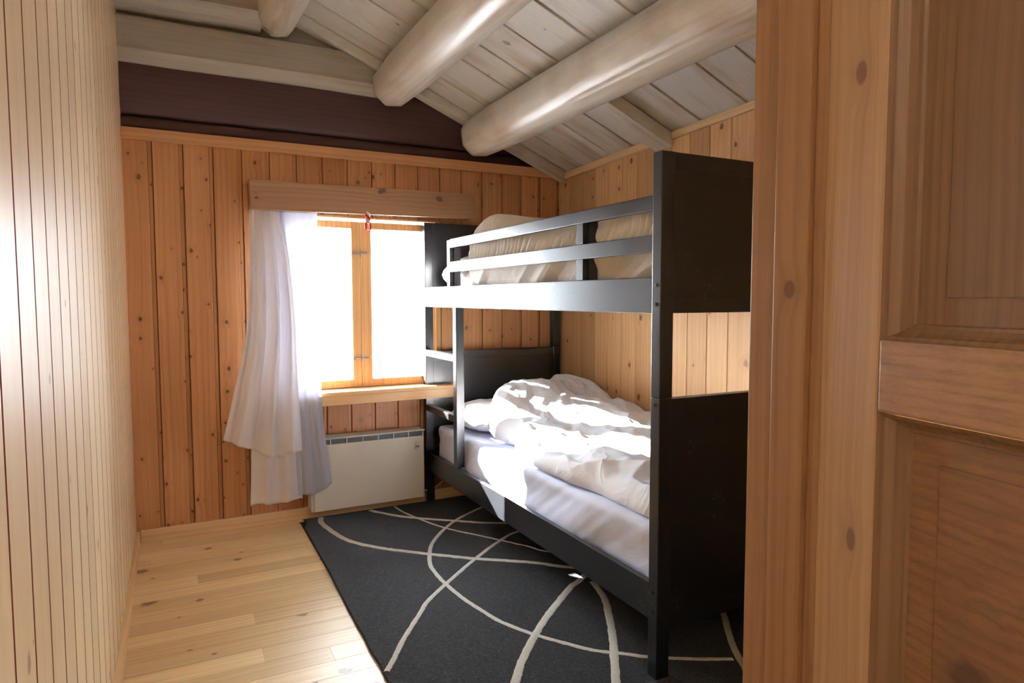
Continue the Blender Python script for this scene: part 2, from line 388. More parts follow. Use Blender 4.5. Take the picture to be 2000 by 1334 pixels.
# ceiling boards following the roof slope, each board its own mesh island
def slope_box(b, x0, x1, y0, y1, t0, t1, bev=.0):
    """plank under the roof plane: t0..t1 is its depth below the plane"""
    p = []
    for t in (t1, t0):
        for (x_, y_) in ((x0, y0), (x1, y0), (x1, y1), (x0, y1)): p.append((x_, y_, zc(x_, 3.42 if False else (y0+y1)/2) - t))
    b.hexa(p, bev, 1)
b = MB()
edges = [3.69, 3.60, 3.42, 3.125, 2.925, 2.68, 2.415, 2.135, 1.93, 1.70, 1.45, 1.24, 1.0, .80]
for y1, y0 in zip(edges, edges[1:]):
    slope_box(b, XL-.1, XR+.05, y0+.0009, y1-.0009, -.024, random.random()*.003, .0012)
b.mi = 1
b.hexa([(XL-.1, .78, zc(XL-.1, 2)+.06), (XR+.1, .78, zc(XR+.1, 2)+.06), (XR+.1, 3.8, zc(XR+.1, 2)+.05), (XL-.1, 3.8, zc(XL-.1, 2)+.05),
        (XL-.1, .78, zc(XL-.1, 2)+.14), (XR+.1, .78, zc(XR+.1, 2)+.14), (XR+.1, 3.8, zc(XR+.1, 2)+.14), (XL-.1, 3.8, zc(XL-.1, 2)+.14)])
b.build('ceiling', [M['white_board'], M['dark_gap']], kind='structure')
b = MB(); b.box(XL-.08, XR+.1, YH-.08, .80, 2.45, 2.52); b.build('ceiling', M['white_board'], kind='structure')

# trims and baseboards
b = MB(); b.box(XL, XR, YB-.022, YB+.002, 1.962, 2.018, .003); b.box(XL, XR, YB-.004, YB+.05, 2.012, 2.020, .001)
b.build('trim_1', M['pine_trim'], kind='structure')
b = MB()
for (y0, y1, d) in ((2.75, YB-.024, 0), (.90, 2.605, .005)):
    b.hexa([(XR-.02, y0, zc(XR, y0)-.045+d), (XR, y0, zc(XR, y0)-.045+d), (XR, y1, zc(XR, y1)-.045+d), (XR-.02, y1, zc(XR, y1)-.045+d),
            (XR-.02, y0, zc(XR, y0)-.004), (XR, y0, zc(XR, y0)-.004), (XR, y1, zc(XR, y1)-.004), (XR-.02, y1, zc(XR, y1)-.004)], .003)
b.build('trim_2', M['pine_trim_y'], kind='structure')
b = MB(); b.box(XL+.0185, XR-.018, YB-.016, YB+.001, 0, .062, .004); b.build('baseboard_back', M['pine_base'], kind='structure')
b = MB(); b.box(XL-.001, XL+.017, YH, YB-.0165, 0, .062, .004); b.build('baseboard_left', M['pine_trim_y'], kind='structure')
b = MB(); b.box(XR-.016, XR+.001, .90, YB-.001, 0, .062, .004); b.build('baseboard_right', M['pine_trim_y'], kind='structure')

# ------------------------------------------------------------------ roof timbers
def roof_log(xc, zc_, r, label, seed, y0=.86, y1=3.60, crack=.9):
    b = MB(); nu, nv = 96, 110
    def f(u, v):
        a = 2*PI*u; y_ = y0+(y1-y0)*v
        q = r*(1 + .035*N3(math.cos(a)*1.3+seed, math.sin(a)*1.3, y_*.8) + .012*N3(math.cos(a)*5+seed, math.sin(a)*5, y_*3))
        e = (y1-y_)
        if e < .30:                                # the hewn end: flat facets and a taper
            k = 1-e/.30; fac = 8
            am = (a+.3) % (2*PI/fac) - PI/fac
            flat = math.cos(PI/fac)/math.cos(am)
            q *= (1-.05*k)*(1-sm(0, 1, k)*(1-flat)*.8)
        d = abs(((a - (crack*PI + .12*N3(y_*1.2, seed)) + PI) % (2*PI)) - PI)       # a drying crack
        depth = .016*max(0, N3(y_*.9+seed, 2.2)+.2)
        if d < .035: q -= depth*(1-d/.035)
        return (xc + q*math.cos(a), y_, zc_ + q*math.sin(a))
    b.grid(f, nu, nv, closed_u=True, cap=True)
    o = b.build('roof_log', M['white_log']); tag(o, label, 'beam')
    return o
roof_log(.513, 2.615, .106, 'shortest visible whitewashed roof log, at upper left above the window wall', 3.1, crack=1.85)
roof_log(1.107, 2.358, .118, 'middle whitewashed roof log with a split end, above the right side of the window', 8.4, crack=1.72)
roof_log(1.622, 2.140, .122, 'longest whitewashed roof log, rightmost, running over the bunk bed', 5.7, crack=1.28)

# tie beam under the roof on the window wall
b = MB()
def tie(x0, x1, z0, z1f, yf, ch, yb=3.76, n=60):
    t = bmesh.new(); rings = []
    for i in range(n+1):
        x_ = x0+(x1-x0)*i/n; w = .006*N3(x_*2.5, 1.7)
        zt = min(z1f, zc(x_, 3.6)-.060)
        zb = z0 + .01*N3(x_*1.4, 4)
        prof = [(yb, zt), (yf+w, zt), (yf+w, max(zb+ch, min(zt, zb+ch))), (yf+.012+w, zb+ch*.72), (yf+.05+w, zb+.006), (yf+.10, zb), (yb, zb)]
        rings.append([t.verts.new((x_, p, min(q, zt))) for p, q in prof])
    for r_, s_ in zip(rings, rings[1:]):
        for k in range(len(r_)): t.faces.new((r_[k], r_[(k+1) % len(r_)], s_[(k+1) % len(r_)], s_[k]))
    t.faces.new(rings[0]); t.faces.new(rings[-1]); b.merge(t)
tie(XL, 1.14, 2.315, 2.515, 3.63, .055)
o = b.build('tie_beam', M['white_beam']); tag(o, 'wide grey-painted tie beam below the shortest log, above the maroon wall', 'beam')
b = MB()
tie(XL, .44, 2.545, 2.66, 3.50, .045)
o = b.build('tie_beam', M['white_beam']); tag(o, 'narrow grey beam in the upper left corner, above the wide tie beam', 'beam')
# rafters laid up the slope
b = MB(); slope_box(b, XL+.001, XR-.001, 3.602, 3.686, .004, .055, .003)
o = b.build('rafter', M['white_board']); tag(o, 'grey rafter up the roof slope against the window wall gable', 'beam')
b = MB(); slope_box(b, 1.72, XR-.001, 2.61, 2.745, .0045, .072, .003)
o = b.build('rafter', M['white_board']); tag(o, 'short grey rafter between the longest log and the right wall', 'beam')

# ------------------------------------------------------------------ window
win = empty('window_1', (.94, YB, WZ0), kind='structure')
b = MB(); d0, d1 = YB-.004, YB+.15
b.box(WX0, WX0+.03, d0, d1, WZ0, WZ1, .002); b.box(WX1-.03, WX1, d0, d1, WZ0, WZ1, .002)
b.box(WX0+.03, WX1-.03, d0, d1, WZ1-.010, WZ1, .002); b.box(WX0+.03, WX1-.03, YB+.04, d1, WZ0, WZ0+.02, .002)
b.build('window_frame', M['pine_window'], win)
SY0, SY1 = YB+.015, YB+.055
def sash(x0, x1, lo, ri):
    b = MB(); z0, z1 = WZ0+.004, 1.630
    b.box(x0, x0+lo, SY0, SY1, z0, z1, .003); b.box(x1-ri, x1, SY0, SY1, z0, z1, .003)
    b.box(x0+lo-.002, x1-ri+.002, SY0+.002, SY1, z0, z0+.042, .002); b.box(x0+lo-.002, x1-ri+.002, SY0+.002, SY1, z1-.038, z1, .002)
    s_ = b.build('sash', M['pine_window'], win)
    b = MB(); b.box(x0+lo-.006, x1-ri+.006, SY0+.02, SY0+.024, z0+.036, z1-.034)
    b.build('pane', M['glass'], s_)
sash(WX0+.031, .9465, .04, .048)
sash(.9485, WX1-.031, .062, .04)
b = MB(); b.box(WX0+.0305, WX1-.0305, SY0+.02, SY0+.024, 1.6305, 1.6445); b.build('pane', M['glass'], win)
for z in (1.455, .865):                            # hook latches joining the two sashes
    b = MB()
    b.box(.905, .935, SY0-.003, SY0+.001, z-.006, z+.006, .001); b.box(.958, .988, SY0-.003, SY0+.001, z-.006, z+.006, .001)
    b.tube([(.915, SY0-.008, z+.001), (.95, SY0-.012, z), (.985, SY0-.008, z-.001)], .0028, 8)
    b.tube(path([(.945, SY0-.004, z+.022), (.948, SY0-.014, z+.012), (.948, SY0-.013, z-.012), (.944, SY0-.006, z-.024)], 5), .003, 8)
    b.build('latch', M['steel'], win)
b = MB(); b.box(WX0-.05, WX1+.05, 3.585, YB+.045, WZ0-.022, WZ0, .004)
b.build('window_sill', M['pine_sill'], win)
b = MB(); b.box(WX0-.04, WX1+.04, 3.600, 3.622, WZ0-.075, WZ0-.0225, .003); b.box(WX0-.04, WX1+.04, 3.622, YB-.001, WZ0-.045, WZ0-.0225, .001)
b.build('window_apron', M['pine_sill'], win)

# pelmet, rail, ornament
b = MB()
b.hexa([(.362, 3.572, 1.648), (1.590, 3.572, 1.664), (1.590, 3.592, 1.664), (.362, 3.592, 1.648), (.362, 3.572, 1.796), (1.590, 3.572, 1.808), (1.590, 3.592, 1.808), (.362, 3.592, 1.796)], .003)
p = b.build('pelmet', M['pine_pelmet']); tag(p, 'brown knotty pine pelmet board across the top of the window', 'pelmet')
b = MB(); b.box(.364, .382, 3.5925, YB-.001, 1.655, 1.79, .002); b.build('end_board', M['pine_pelmet'], p)
b = MB(); b.box(1.570, 1.588, 3.5925, YB-.001, 1.668, 1.80, .002)
b.build('end_board', M['pine_pelmet'], p)
b = MB(); b.tube([(.3825, 3.615, 1.672), (1.5695, 3.615, 1.676)], .007, 12)
o = b.build('curtain_rod', M['cable']); tag(o, 'thin white curtain rod behind the pelmet board', 'curtain rod')
orn = empty('hanging_ornament', (.962, 3.60, 1.665), 'small red and white twisted yarn ornament hanging over the window centre', 'ornament')
for k, (mn, ph) in enumerate((('red', 0), ('whiteyarn', PI))):
    b = MB(); pts = []
    for i in range(60):
        t = i/59; z = 1.672 - .062*t
        rr = .0085*(1-.3*t)
        pts.append((.958 + rr*math.cos(ph+t*9), 3.588 + rr*math.sin(ph+t*9)*.8 - .006, z))
    b.tube(pts, .0078, 8)
    pts = [(.958+.013*math.sin(a), 3.578+.003*math.cos(2*a+ph), 1.592+(.026-.006*k)*math.cos(a)) for a in [2*PI*i/30 for i in range(31)]]
    b.tube(pts, .0056, 8)
    b.build('yarn_strand', M[mn], orn)
b = MB(); b.tube([(.958+.011*math.cos(a), 3.607+.011*math.sin(a)*2.2, 1.676+.013*math.sin(a)) for a in [2*PI*i/20 for i in range(21)]], .003, 8)
b.build('loop', M['red'], orn)

# ------------------------------------------------------------------ curtain
cur = empty('curtain', (.45, 3.6, .14), 'long white cotton curtain gathered to the left of the window', 'curtain')
def drape(name, mat, L, Rt, top, bot, yb, amp, nf, seed, nu=150, nv=110, pinch=.35):
    b = MB()
    def f(u, v):
        z = top(u) + (bot(u)-top(u))*v
        x0, x1 = lerp_tab(L, z), lerp_tab(Rt, z)
        w = u + .02*N3(v*2.2, seed+u*3)*sm(0, .3, v)
        x_ = x0 + (x1-x0)*w
        a = amp*(pinch + (1-pinch)*sm(0, .5, v))
        ph = 2*PI*nf*(u + .035*N3(u*4, v*1.3, seed))
        fold = math.sin(ph) + .30*math.sin(2.3*ph+1+seed+1.2*N3(v*.8, seed, u)) + .4*N3(u*5+seed, v*1.2)
        return (x_, yb - .012*v + (3.628-yb)*sm(.22, 0.0, v) + a*fold + .004*N3(u*5, v*5, seed), z)
    b.grid(f, nu, nv)
    o = b.build(name, mat, cur)
    md = o.modifiers.new('thickness', 'SOLIDIFY'); md.thickness = .0012
    return o
frontL = [(1.655, .366), (1.56, .352), (1.45, .345), (1.2, .335), (1.033, .322), (.90, .296), (.78, .268), (.65, .238), (.50, .200), (.35, .19)]
frontR = [(1.655, .50), (1.52, .524), (1.40, .536), (1.2, .552), (1.05, .560), (.9, .563), (.7, .568), (.4, .576), (.3, .578)]
drape('front_drape', M['curtain'], frontL, frontR, lambda u: 1.668, lambda u: lerp_tab([(0, .512), (.35, .452), (.62, .402), (.78, .395), (.82, .425), (1, .415)], u), 3.508, .028, 3.1, 1.3, pinch=.22)
lowL = [(1.655, .40), (1.0, .36), (.45, .335), (.14, .322)]; lowR = [(1.655, .53), (1.0, .56), (.45, .572), (.14, .582)]
drape('lining', M['curtain'], lowL, lowR, lambda u: 1.66, lambda u: .150+.006*math.sin(u*9), 3.560, .012, 2.4, 5.2)
shL = [(1.655, .50), (1.0, .53), (.45, .545), (.18, .560)]; shR = [(1.655, .700), (1.2, .692), (.8, .690), (.6, .696), (.46, .706), (.35, .722), (.18, .742)]
drape('sheer_panel', M['sheer'], shL, shR, lambda u: 1.66, lambda u: lerp_tab([(0, .175), (.45, .165), (.5, .168), (1, .215)], u), 3.566, .005, 2.3, 9.7)

# ------------------------------------------------------------------ radiator
RX0, RX1, RZ0, RZ1, RY = .645, 1.262, .062, .452, 3.575
rad = empty('radiator', ((RX0+RX1)/2, 3.66, RZ0), 'flat white electric panel radiator with grey top grille, under the window', 'radiator')
b = MB(); b.box(RX0, RX1, RY, RY+.012, RZ0, RZ1-.032, .004); b.box(RX0+.02, RX1-.004, RY+.0125, 3.66, RZ0+.02, RZ1-.034, .004); b.build('front_panel', M['radiator'], rad)
b = MB(); b.box(RX0-.018, RX0-.001, RY+.006, 3.67, RZ0+.0, RZ1-.25, .003); b.build('end_cap', M['rad_rim'], rad)
b = MB(); b.box(RX0+.004, RX1-.002, RY+.010, RY+.05, RZ1-.033, RZ1-.005); b.build('grille', M['rad_grille'], rad)
b = MB(); b.box(RX0, RX1+.006, RY+.002, 3.67, RZ1-.005, RZ1+.004, .002)
nb = 7
for i in range(nb+1):
    x = RX0+.004 + (RX1-RX0-.008)*i/nb; b.box(x-.0025, x+.0025, RY+.003, RY+.012, RZ1-.034, RZ1-.004, .0006)
b.build('grille_bar', M['rad_rim'], rad)
b = MB(); b.box(RX1-.052, RX1-.030, RY-.007, RY, RZ1-.100, RZ1-.062, .002); b.build('thermostat', M['rad_rim'], rad)
b = MB(); b.box(RX1-.051, RX1-.031, RY-.009, RY-.0072, RZ1-.092, RZ1-.085, .0008); b.build('thermostat_slot', M['rad_grille'], rad)
for x in (RX0+.1, RX1-.12):
    b = MB(); b.box(x, x+.03, 3.661, YB-.001, .10, .40, .001); b.build('wall_bracket', M['steel'], rad)
b = MB(); b.tube(path([(1.268, 3.64, .10), (1.30, 3.655, .075), (1.36, 3.66, .085), (1.42, 3.668, .12), (1.455, 3.675, .135)], 8), .005, 8)
b.cyl((1.455, 3.683, .137), (0, -1, 0), .016, .03, 14, .003); b.cyl((1.262, 3.63, .10), (1, 0, 0), .008, .012, 10)
o = b.build('power_cord', M['cable']); tag(o, 'short white cable with round plug on the wall behind the bunk bed leg', 'cord')

# ------------------------------------------------------------------ bunk bed
BX0, BX1, BY0, BY1 = 1.304, 2.215, 1.570, 3.692
PW, PT = .050, .042                                 # post width (x) and thickness (y)
bed = empty('bunk_bed', ((BX0+BX1)/2, (BY0+BY1)/2, 0), 'black painted wooden bunk bed with guard rail and ladder, along the right wall', 'bunk bed')
for px in (BX0, BX1-PW):
    for py in (BY0, BY1-PT):
        b = MB(); b.box(px, px+PW, py, py+PT, 0, .896, .003); b.box(px, px+PW, py, py+PT, .897, 1.638, .003)
        po_ = b.build('post', M['bed'], bed)
        if px == BX0:
            for z in (1.240, 1.182, .875, .285, .225):
                b = MB(); b.cyl((px, py+PT*.5, z), (-1, 0, 0), .0058, .003, 12, .001)
                b.build('bolt', M['bolt'], po_)
for py in (BY0, BY1-PT):
    for (z0, z1) in ((1.155, 1.638), (.165, .892)):
        b = MB(); fx = .05; q = .05
        b.box(BX0+PW+.0005, BX1-PW-.0005, py+.004, py+PT-.004, z1-q, z1, .002)
        b.build('end_frame', M['bed'], bed); b = MB()
        b.box(BX0+PW+.0005, BX1-PW-.0005, py+.004, py+PT-.004, z0, z0+q, .002)
        b.build('end_frame', M['bed'], bed)
        b = MB(); b.box(BX0+PW+.0005, BX1-PW-.0005, py+.007, py+PT-.007, z0+q-.001, z1-q+.001, .001); b.build('end_panel', M['bed'], bed)
ry0, ry1 = BY0+PT+.0005, BY1-PT-.0005
for (z0, z1) in ((1.155, 1.265), (.195, .312)):
    for (x0, x1) in ((BX0+.001, BX0+.023), (BX1-.023, BX1-.001)):
        b = MB(); b.box(x0, x1, ry0, ry1, z0, z1, .0025); b.build('side_rail', M['bed'], bed)
    b = MB()
    zz = z0+(.028 if z0 > 1 else .05)
    b.box(BX0+.0235, BX0+.045, ry0+.01, ry1-.01, zz-.03, zz, .002); b.box(BX1-.045, BX1-.0235, ry0+.01, ry1-.01, zz-.03, zz, .002)
    y = ry0+.03
    while y < ry1-.09: b.box(BX0+.026, BX1-.026, y, y+.07, zz+.001, zz+.018, .002); y += .13
    b.build('bed_slats', M['bed'], bed)
for (z0, z1) in ((1.466, 1.512), (1.340, 1.393)):
    b = MB(); b.box(BX0+.0005, BX0+.020, ry0, 3.262, z0, z1, .0025); b.build('guard_rail', M['bed'], bed)
for (y0, y1) in ((1.985, 2.035), (3.252, 3.302)):
    b = MB(); b.box(BX0+(.0205 if y0 < 3 else .0205), BX0+.058, y0, y1-.010, 1.266, 1.508, .002)
    b.box(BX0, BX0+.0205, max(y0, 0) + (.0105), y1, 1.266, 1.508 if y0 > 3 else 1.3395, .002) if y0 > 3 else None
    if y0 < 3:
        b.box(BX0, BX0+.0205, y0+.01, y1, 1.266, 1.3395, .001); b.box(BX0, BX0+.0205, y0+.01, y1, 1.3935, 1.4655, .001)
    b.build('guard_post', M['bed'], bed)
b = MB(); b.box(BX0, BX0+.045, 3.185, 3.228, .3125, 1.1545, .003); lad = b.build('ladder_pole', M['bed'], bed)
for z in (.870, .548):
    b = MB(); b.box(BX0+.002, BX0+.036, 3.2285, BY1-PT-.0005, z, z+.036, .003); b.build('ladder_rung', M['bed'], lad)

# ------------------------------------------------------------------ mattresses and bedding
def soft_box(x0, x1, y0, y1, z0, z1, r, fn, nx=60, ny=140):
    """rounded slab made of one closed tube of cross-sections, displaced by fn(x,y,z,side)"""
    b = MB(); n = 96
    def f(u, v):
        # section in x-z walks round a rounded rectangle
        hx, hz = (x1-x0)/2, (z1-z0)/2; cx, cz = (x0+x1)/2, (z0+z1)/2
        e = 1.0
        yy = y0+(y1-y0)*v; ed = min(yy-y0, y1-yy)
        if ed < r: e = math.sqrt(max(0, 1-((r-ed)/r)**2))
        per = [2*hx, 2*hz, 2*hx, 2*hz]; t = u*sum(per); k = 0
        while t > per[k] and k < 3: t -= per[k]; k += 1
        if k == 0: X, Z = -hx+t, hz
        elif k == 1: X, Z = hx, hz-t
        elif k == 2: X, Z = hx-t, -hz
        else: X, Z = -hx, -hz+t
        ix, iz = max(-hx+r, min(hx-r, X)), max(-hz+r, min(hz-r, Z))
        dx, dz = X-ix, Z-iz; d = math.hypot(dx, dz)
        if d > r: X, Z = ix+dx*r/d, iz+dz*r/d
        k2 = (1-e)*r
        X *= (1-k2/hx); Z *= (1-k2/hz)
        p = Vector((cx+X, yy, cz+Z)); nn = Vector((X/hx**1, 0, Z/hz)).normalized()
        return p + Vector(fn(p, nn))
    b.grid(f, n*2, ny, closed_u=True, cap=True)
    return b
def mat_low(p, nn):
    w = .0035*N3(p.y*9, p.z*4, p.x*3) + .004*N3(p.y*22+p.z*30, p.x*4, 2)
    side = max(0, -nn.x)
    drp = .010*side*math.sin(p.y*7+p.z*16+2*N3(p.y*1.5, 3))
    return nn*(w+drp)
b = soft_box(BX0+.052, BX1-.03, BY0+.06, BY1-.075, .266, .462, .028, mat_low, ny=200)
o = b.build('mattress', M['sheet']); tag(o, 'mattress in pale blue-white sheet on the lower bunk', 'mattress')
b = soft_box(BX0+.05, BX1-.03, BY0+.06, BY1-.06, 1.203, 1.262, .022, mat_low, ny=140)
o = b.build('mattress', M['sheet_up']); tag(o, 'mattress in pale sheet on the upper bunk', 'mattress')

def pillow(cx, cy_, cz, lx, ly, h, rot, seed, label, mat):
    b = MB(); n = 64
    c, s_ = math.cos(rot), math.sin(rot)
    def f(sgn):
        def g(u, v):
            X, Y = 2*u-1, 2*v-1
            q = max(0, (1-abs(X)**2.6))*max(0, (1-abs(Y)**2.6))
            pin = 1-.10*(abs(X)**2*abs(Y)**2)
            z = sgn*h*.5*q**.5*(1+.18*N3(X*2.2+seed, Y*2.2)) + sgn*.006*N3(X*7+seed, Y*7)*min(1, q*4)
            xx, yy = X*lx*.5*pin*(1-.03*abs(Y)), Y*ly*.5*pin
            zz = max(cz-h*.32, cz+z)
            return (cx+c*xx-s_*yy, cy_+s_*xx+c*yy, zz)
        return g
    b.grid(f(1), n, n); b.grid(f(-1), n, n)
    bmesh.ops.remove_doubles(b.bm, verts=b.bm.verts, dist=.0004)
    o = b.build('pillow', mat); tag(o, label, 'pillow'); return o
pillow(1.745, 3.38, .538, .70, .46, .185, .05, 2.0, 'plump white pillow at the window end of the lower bunk', M['pillow'])
pillow(1.712, 3.425, 1.336, .72, .42, .215, .0, 7.0, 'white pillow at the window end of the upper bunk behind the guard rail', M['pillow'])

# lower duvet: an irregular thrown quilt
def ridge(x, y, s, seed):
    n = N3(x*s+seed, y*s*.8, seed); return (1-abs(n)*2.2)
def duvet_low():
    b = MB(); nu, nv = 230, 150
    def foot(u):                                     # front edge x and back edge x at distance y
        y_ = 3.30 - (3.30-1.640)*u
        fx = lerp_tab([(3.30, 1.60), (3.18, 1.475), (3.05, 1.46), (2.9, 1.50), (2.72, 1.400), (2.5, 1.385), (2.2, 1.378), (2.0, 1.40), (1.8, 1.392), (1.64, 1.40)], y_)
        bx = 2.185
        return y_, fx + .010*N3(y_*6, 3), bx
    def top(u, v):
        y_, fx, bx = foot(u)
        vv = v
        x_ = fx+(bx-fx)*vv
        yy = y_ + .10*sm(.15, .9, vv)*(1-u)          # the far edge leans back toward the wall
        yy += .02*N3(x_*5, 7)*(1-abs(2*u-1))
        base = .472 + .115*sm(2.95, 3.2, yy)*sm(1.38, 1.6, x_)*.9
        e = min(u*1.66, (1-u)*1.66, (x_-fx), (bx-x_)*1.6)
        rr = .055
        k = math.sqrt(max(0, 1-(1-min(1, max(0, e)/rr))**2))
        body = .062 + .035*sm(2.4, 3.1, yy) + .035*sm(1.45, 1.75, x_)*sm(1.7, 2.5, yy) 
        body += .055*math.exp(-((x_-1.85)/.16)**2-((yy-2.95)/.28)**2) + .028*math.exp(-((x_-1.58)/.09)**2-((yy-3.08)/.16)**2)
        body += .035*math.exp(-((x_-2.08)/.14)**2-((yy-2.6)/.5)**2) + .03*math.exp(-((x_-1.55)/.07)**2-((yy-2.1)/.5)**2)
        body -= .030*math.exp(-((x_-1.68)/.07)**2-((yy-2.45)/.6)**2)
        wq = .12*N3(x_*4, yy*3, 12)
        f1 = ridge(x_*1.5+yy*.9+wq, yy*.75-x_*.7, 2.6, 3.3); f2 = ridge(x_*1.2-yy*.6, yy+x_*.5, 6.0, 8.1)
        f3 = N3(x_*20, yy*9, 1)
        f4 = ridge(x_*1.4+yy*.3+wq, yy*1.1-x_*.9, 11.0, 5.5)
        wr = .026*max(-.4, f1) + .017*max(-.5, f2) + .006*max(-.4, f4) + .003*f3
        return x_, yy, base, k, body + wr, e
    def ft(u, v):
        x_, yy, base, k, h, e = top(u, v)
        edge = .003*N3(yy*30, x_*30)
        return (x_+(1-k)*.0, yy, base + k*max(.02, h) + edge*k)
    def fb(u, v):
        x_, yy, base, k, h, e = top(u, v)
        return (x_, yy, base - .004*k)
    b.grid(ft, nu, nv); b.grid(fb, nu, nv)
    bmesh.ops.remove_doubles(b.bm, verts=b.bm.verts, dist=.0003)
    o = b.build('duvet', M['duvet']); tag(o, 'rumpled white duvet thrown over the lower bunk, lit by the sun', 'duvet')
duvet_low()

# upper duvet: a puffy quilt bunched behind the guard rail
def duvet_up():
    b = MB(); nv = 560
    y0, y1, zb = BY0+.062, 3.165, 1.2645; nv = 900
    xf, xb = BX0+.064, BX1-.045
    def prof(y_):
        """section outline from the under-side front, up the face, over the top to the wall: (x, z, face weight)"""
        hump = math.exp(-((y_-2.93)/.24)**2)
        return 1.492 + .135*hump - .015*sm(1.6, 2.5, y_) + .010*N3(y_*4, 2)
    nface, ntop, nbk, nbot = 70, 60, 10, 12
    def f(u, v):
        y_ = y0+(y1-y0)*v
        ed = min(y_-y0, y1-y_); e = 1.0
        if ed < .09: e = math.sqrt(max(0.0, 1-((.09-ed)/.09)**2))
        tz = zb + (prof(y_)-zb)*(.30+.70*e); H = tz-zb; r = min(.055, H*.45)
        yo = y_
        if u < .46:                                  # the face behind the rails
            t = u/.46; z = zb + (H)*t
            x = xf
            if z > tz-r: q = (z-(tz-r))/r; x = xf + r*(1-math.sqrt(max(0, 1-q*q)))
            if z < zb+.03: q = (zb+.03-z)/.03; x += .02*(1-math.sqrt(max(0, 1-q*q)))
            hz = (z-1.295)/.2
            # bunched ruffles on the upper half
            bend = .030*math.sin(PI*min(1, max(0, (z-1.385)/.11)))
            den = 9
            ph = (y_+bend)*2*PI*den*1.6 + 5*N3(y_*2.1, z*1.2, 1) + 1.2*N3(y_*11, z*6)
            amp = .5 + .5*sm(-.25, .25, N3(y_*2.3, 5.5))
            gate = sm(1.372, 1.40, z)*(1-.75*sm(tz-r*1.2, tz, z))
            rf = 1-abs(math.sin(ph*.5))**.8
            x -= .034*(abs(math.sin(ph*1.0))**.7-.65)*gate*amp
            # a seam tuck, and long slanting folds below it
            x += .012*math.exp(-((z-1.378)/.010)**2)
            low = sm(1.40, 1.36, z)
            s1 = 1-abs(N3(y_*2.6+z*5.5, 4.4+z*1.5))*3.2; s2 = 1-abs(N3(y_*6+z*9, 7.7))*2.6
            x -= low*(.026*max(0, s1) + .014*max(0, s2)) - low*.016
            x += .002*N3(y_*25, z*25)
            x -= .012*math.sin(PI*min(1, max(0, hz)))
            return (x+(1-e)*.035, yo, z)
        if u < .86:
            t = (u-.46)/.40; x = xf + r + (xb-xf-2*r)*t
            z = tz + .012*N3(x*6, y_*5, 3)*sm(0, .15, t) + .010*abs(N3(y_*16, x*5))*(1-t) - .02*t
            if t == 0: z = tz
            return (x, yo, z)
        if u < .94:
            t = (u-.86)/.08; return (xb - .01 + .01*math.sin(t*PI), yo, tz-.02 - (tz-.02-zb)*t)
        t = (u-.94)/.06; return (xb + (xf+.025-xb)*t*.97, yo, zb+.0005)
    b.grid(f, 210, nv, closed_u=True, cap=True)
    o = b.build('duvet', M['duvet_up']); tag(o, 'puffy cream-white duvet with bunched ruffles on the upper bunk', 'duvet')
duvet_up()

# ------------------------------------------------------------------ rug
RUGZ = .014
def rug():
    b = MB(); x0, x1, ya, yb = .566, 2.20, .93, 3.64
    nx, ny = 60, 90
    def f(u, v):
        x_, y_ = x0+(x1-x0)*u, ya+(yb-ya)*v
        if u == 0: x_ += .018*sm(2.0, 3.6, y_) + .004*N3(y_*9, 1) + .03*sm(3.5, 3.64, y_)
        return (x_, y_, RUGZ + .0012*N3(x_*30, y_*30))
    b.grid(f, nx, ny)
    def side(u, v):
        y_ = ya+(yb-ya)*u; q = x0 + .018*sm(2.0, 3.6, y_) + .004*N3(y_*9, 1) + .03*sm(3.5, 3.64, y_)
        return (q-.003*math.sin(v*PI), y_, RUGZ*(1-v)+.0005)
    b.grid(side, 90, 5)
    b.grid(lambda u, v: (x0+(x1-x0)*u, ya-.003*math.sin(v*PI), RUGZ*(1-v)+.0005), 40, 5)
    b.grid(lambda u, v: (x0+.048+(x1-x0-.048)*u, yb+.003*math.sin(v*PI), RUGZ*(1-v)+.0005), 40, 5)
    b.grid(lambda u, v: (x0+.01+(x1-x0-.01)*u, ya+(yb-ya)*v, .0006), 2, 2)
    b.mi = 1
    for pts, w in BANDS:
        P = path(pts, 14); n = len(P)
        def g(u, v):
            i = min(n-1, int(round(u*(n-1)))); p_ = P[i]; d = (P[min(i+1, n-1)]-P[max(i-1, 0)]).normalized(); s_ = Vector((-d.y, d.x, 0))
            t = v*2-1; ww = w*.5*(1+.16*N3(u*n*.9, v*9, w*99))
            return (p_.x+s_.x*t*ww, p_.y+s_.y*t*ww, RUGZ-.002+.0045*(1-abs(t)**3) + .0008*N3(p_.x*60, p_.y*60, t))
        b.grid(g, n, 7)
    o = b.build('rug', [M['rug'], M['rug_cream']], fix=True); tag(o, 'charcoal rug with looping cream bands on the pine floor', 'rug')
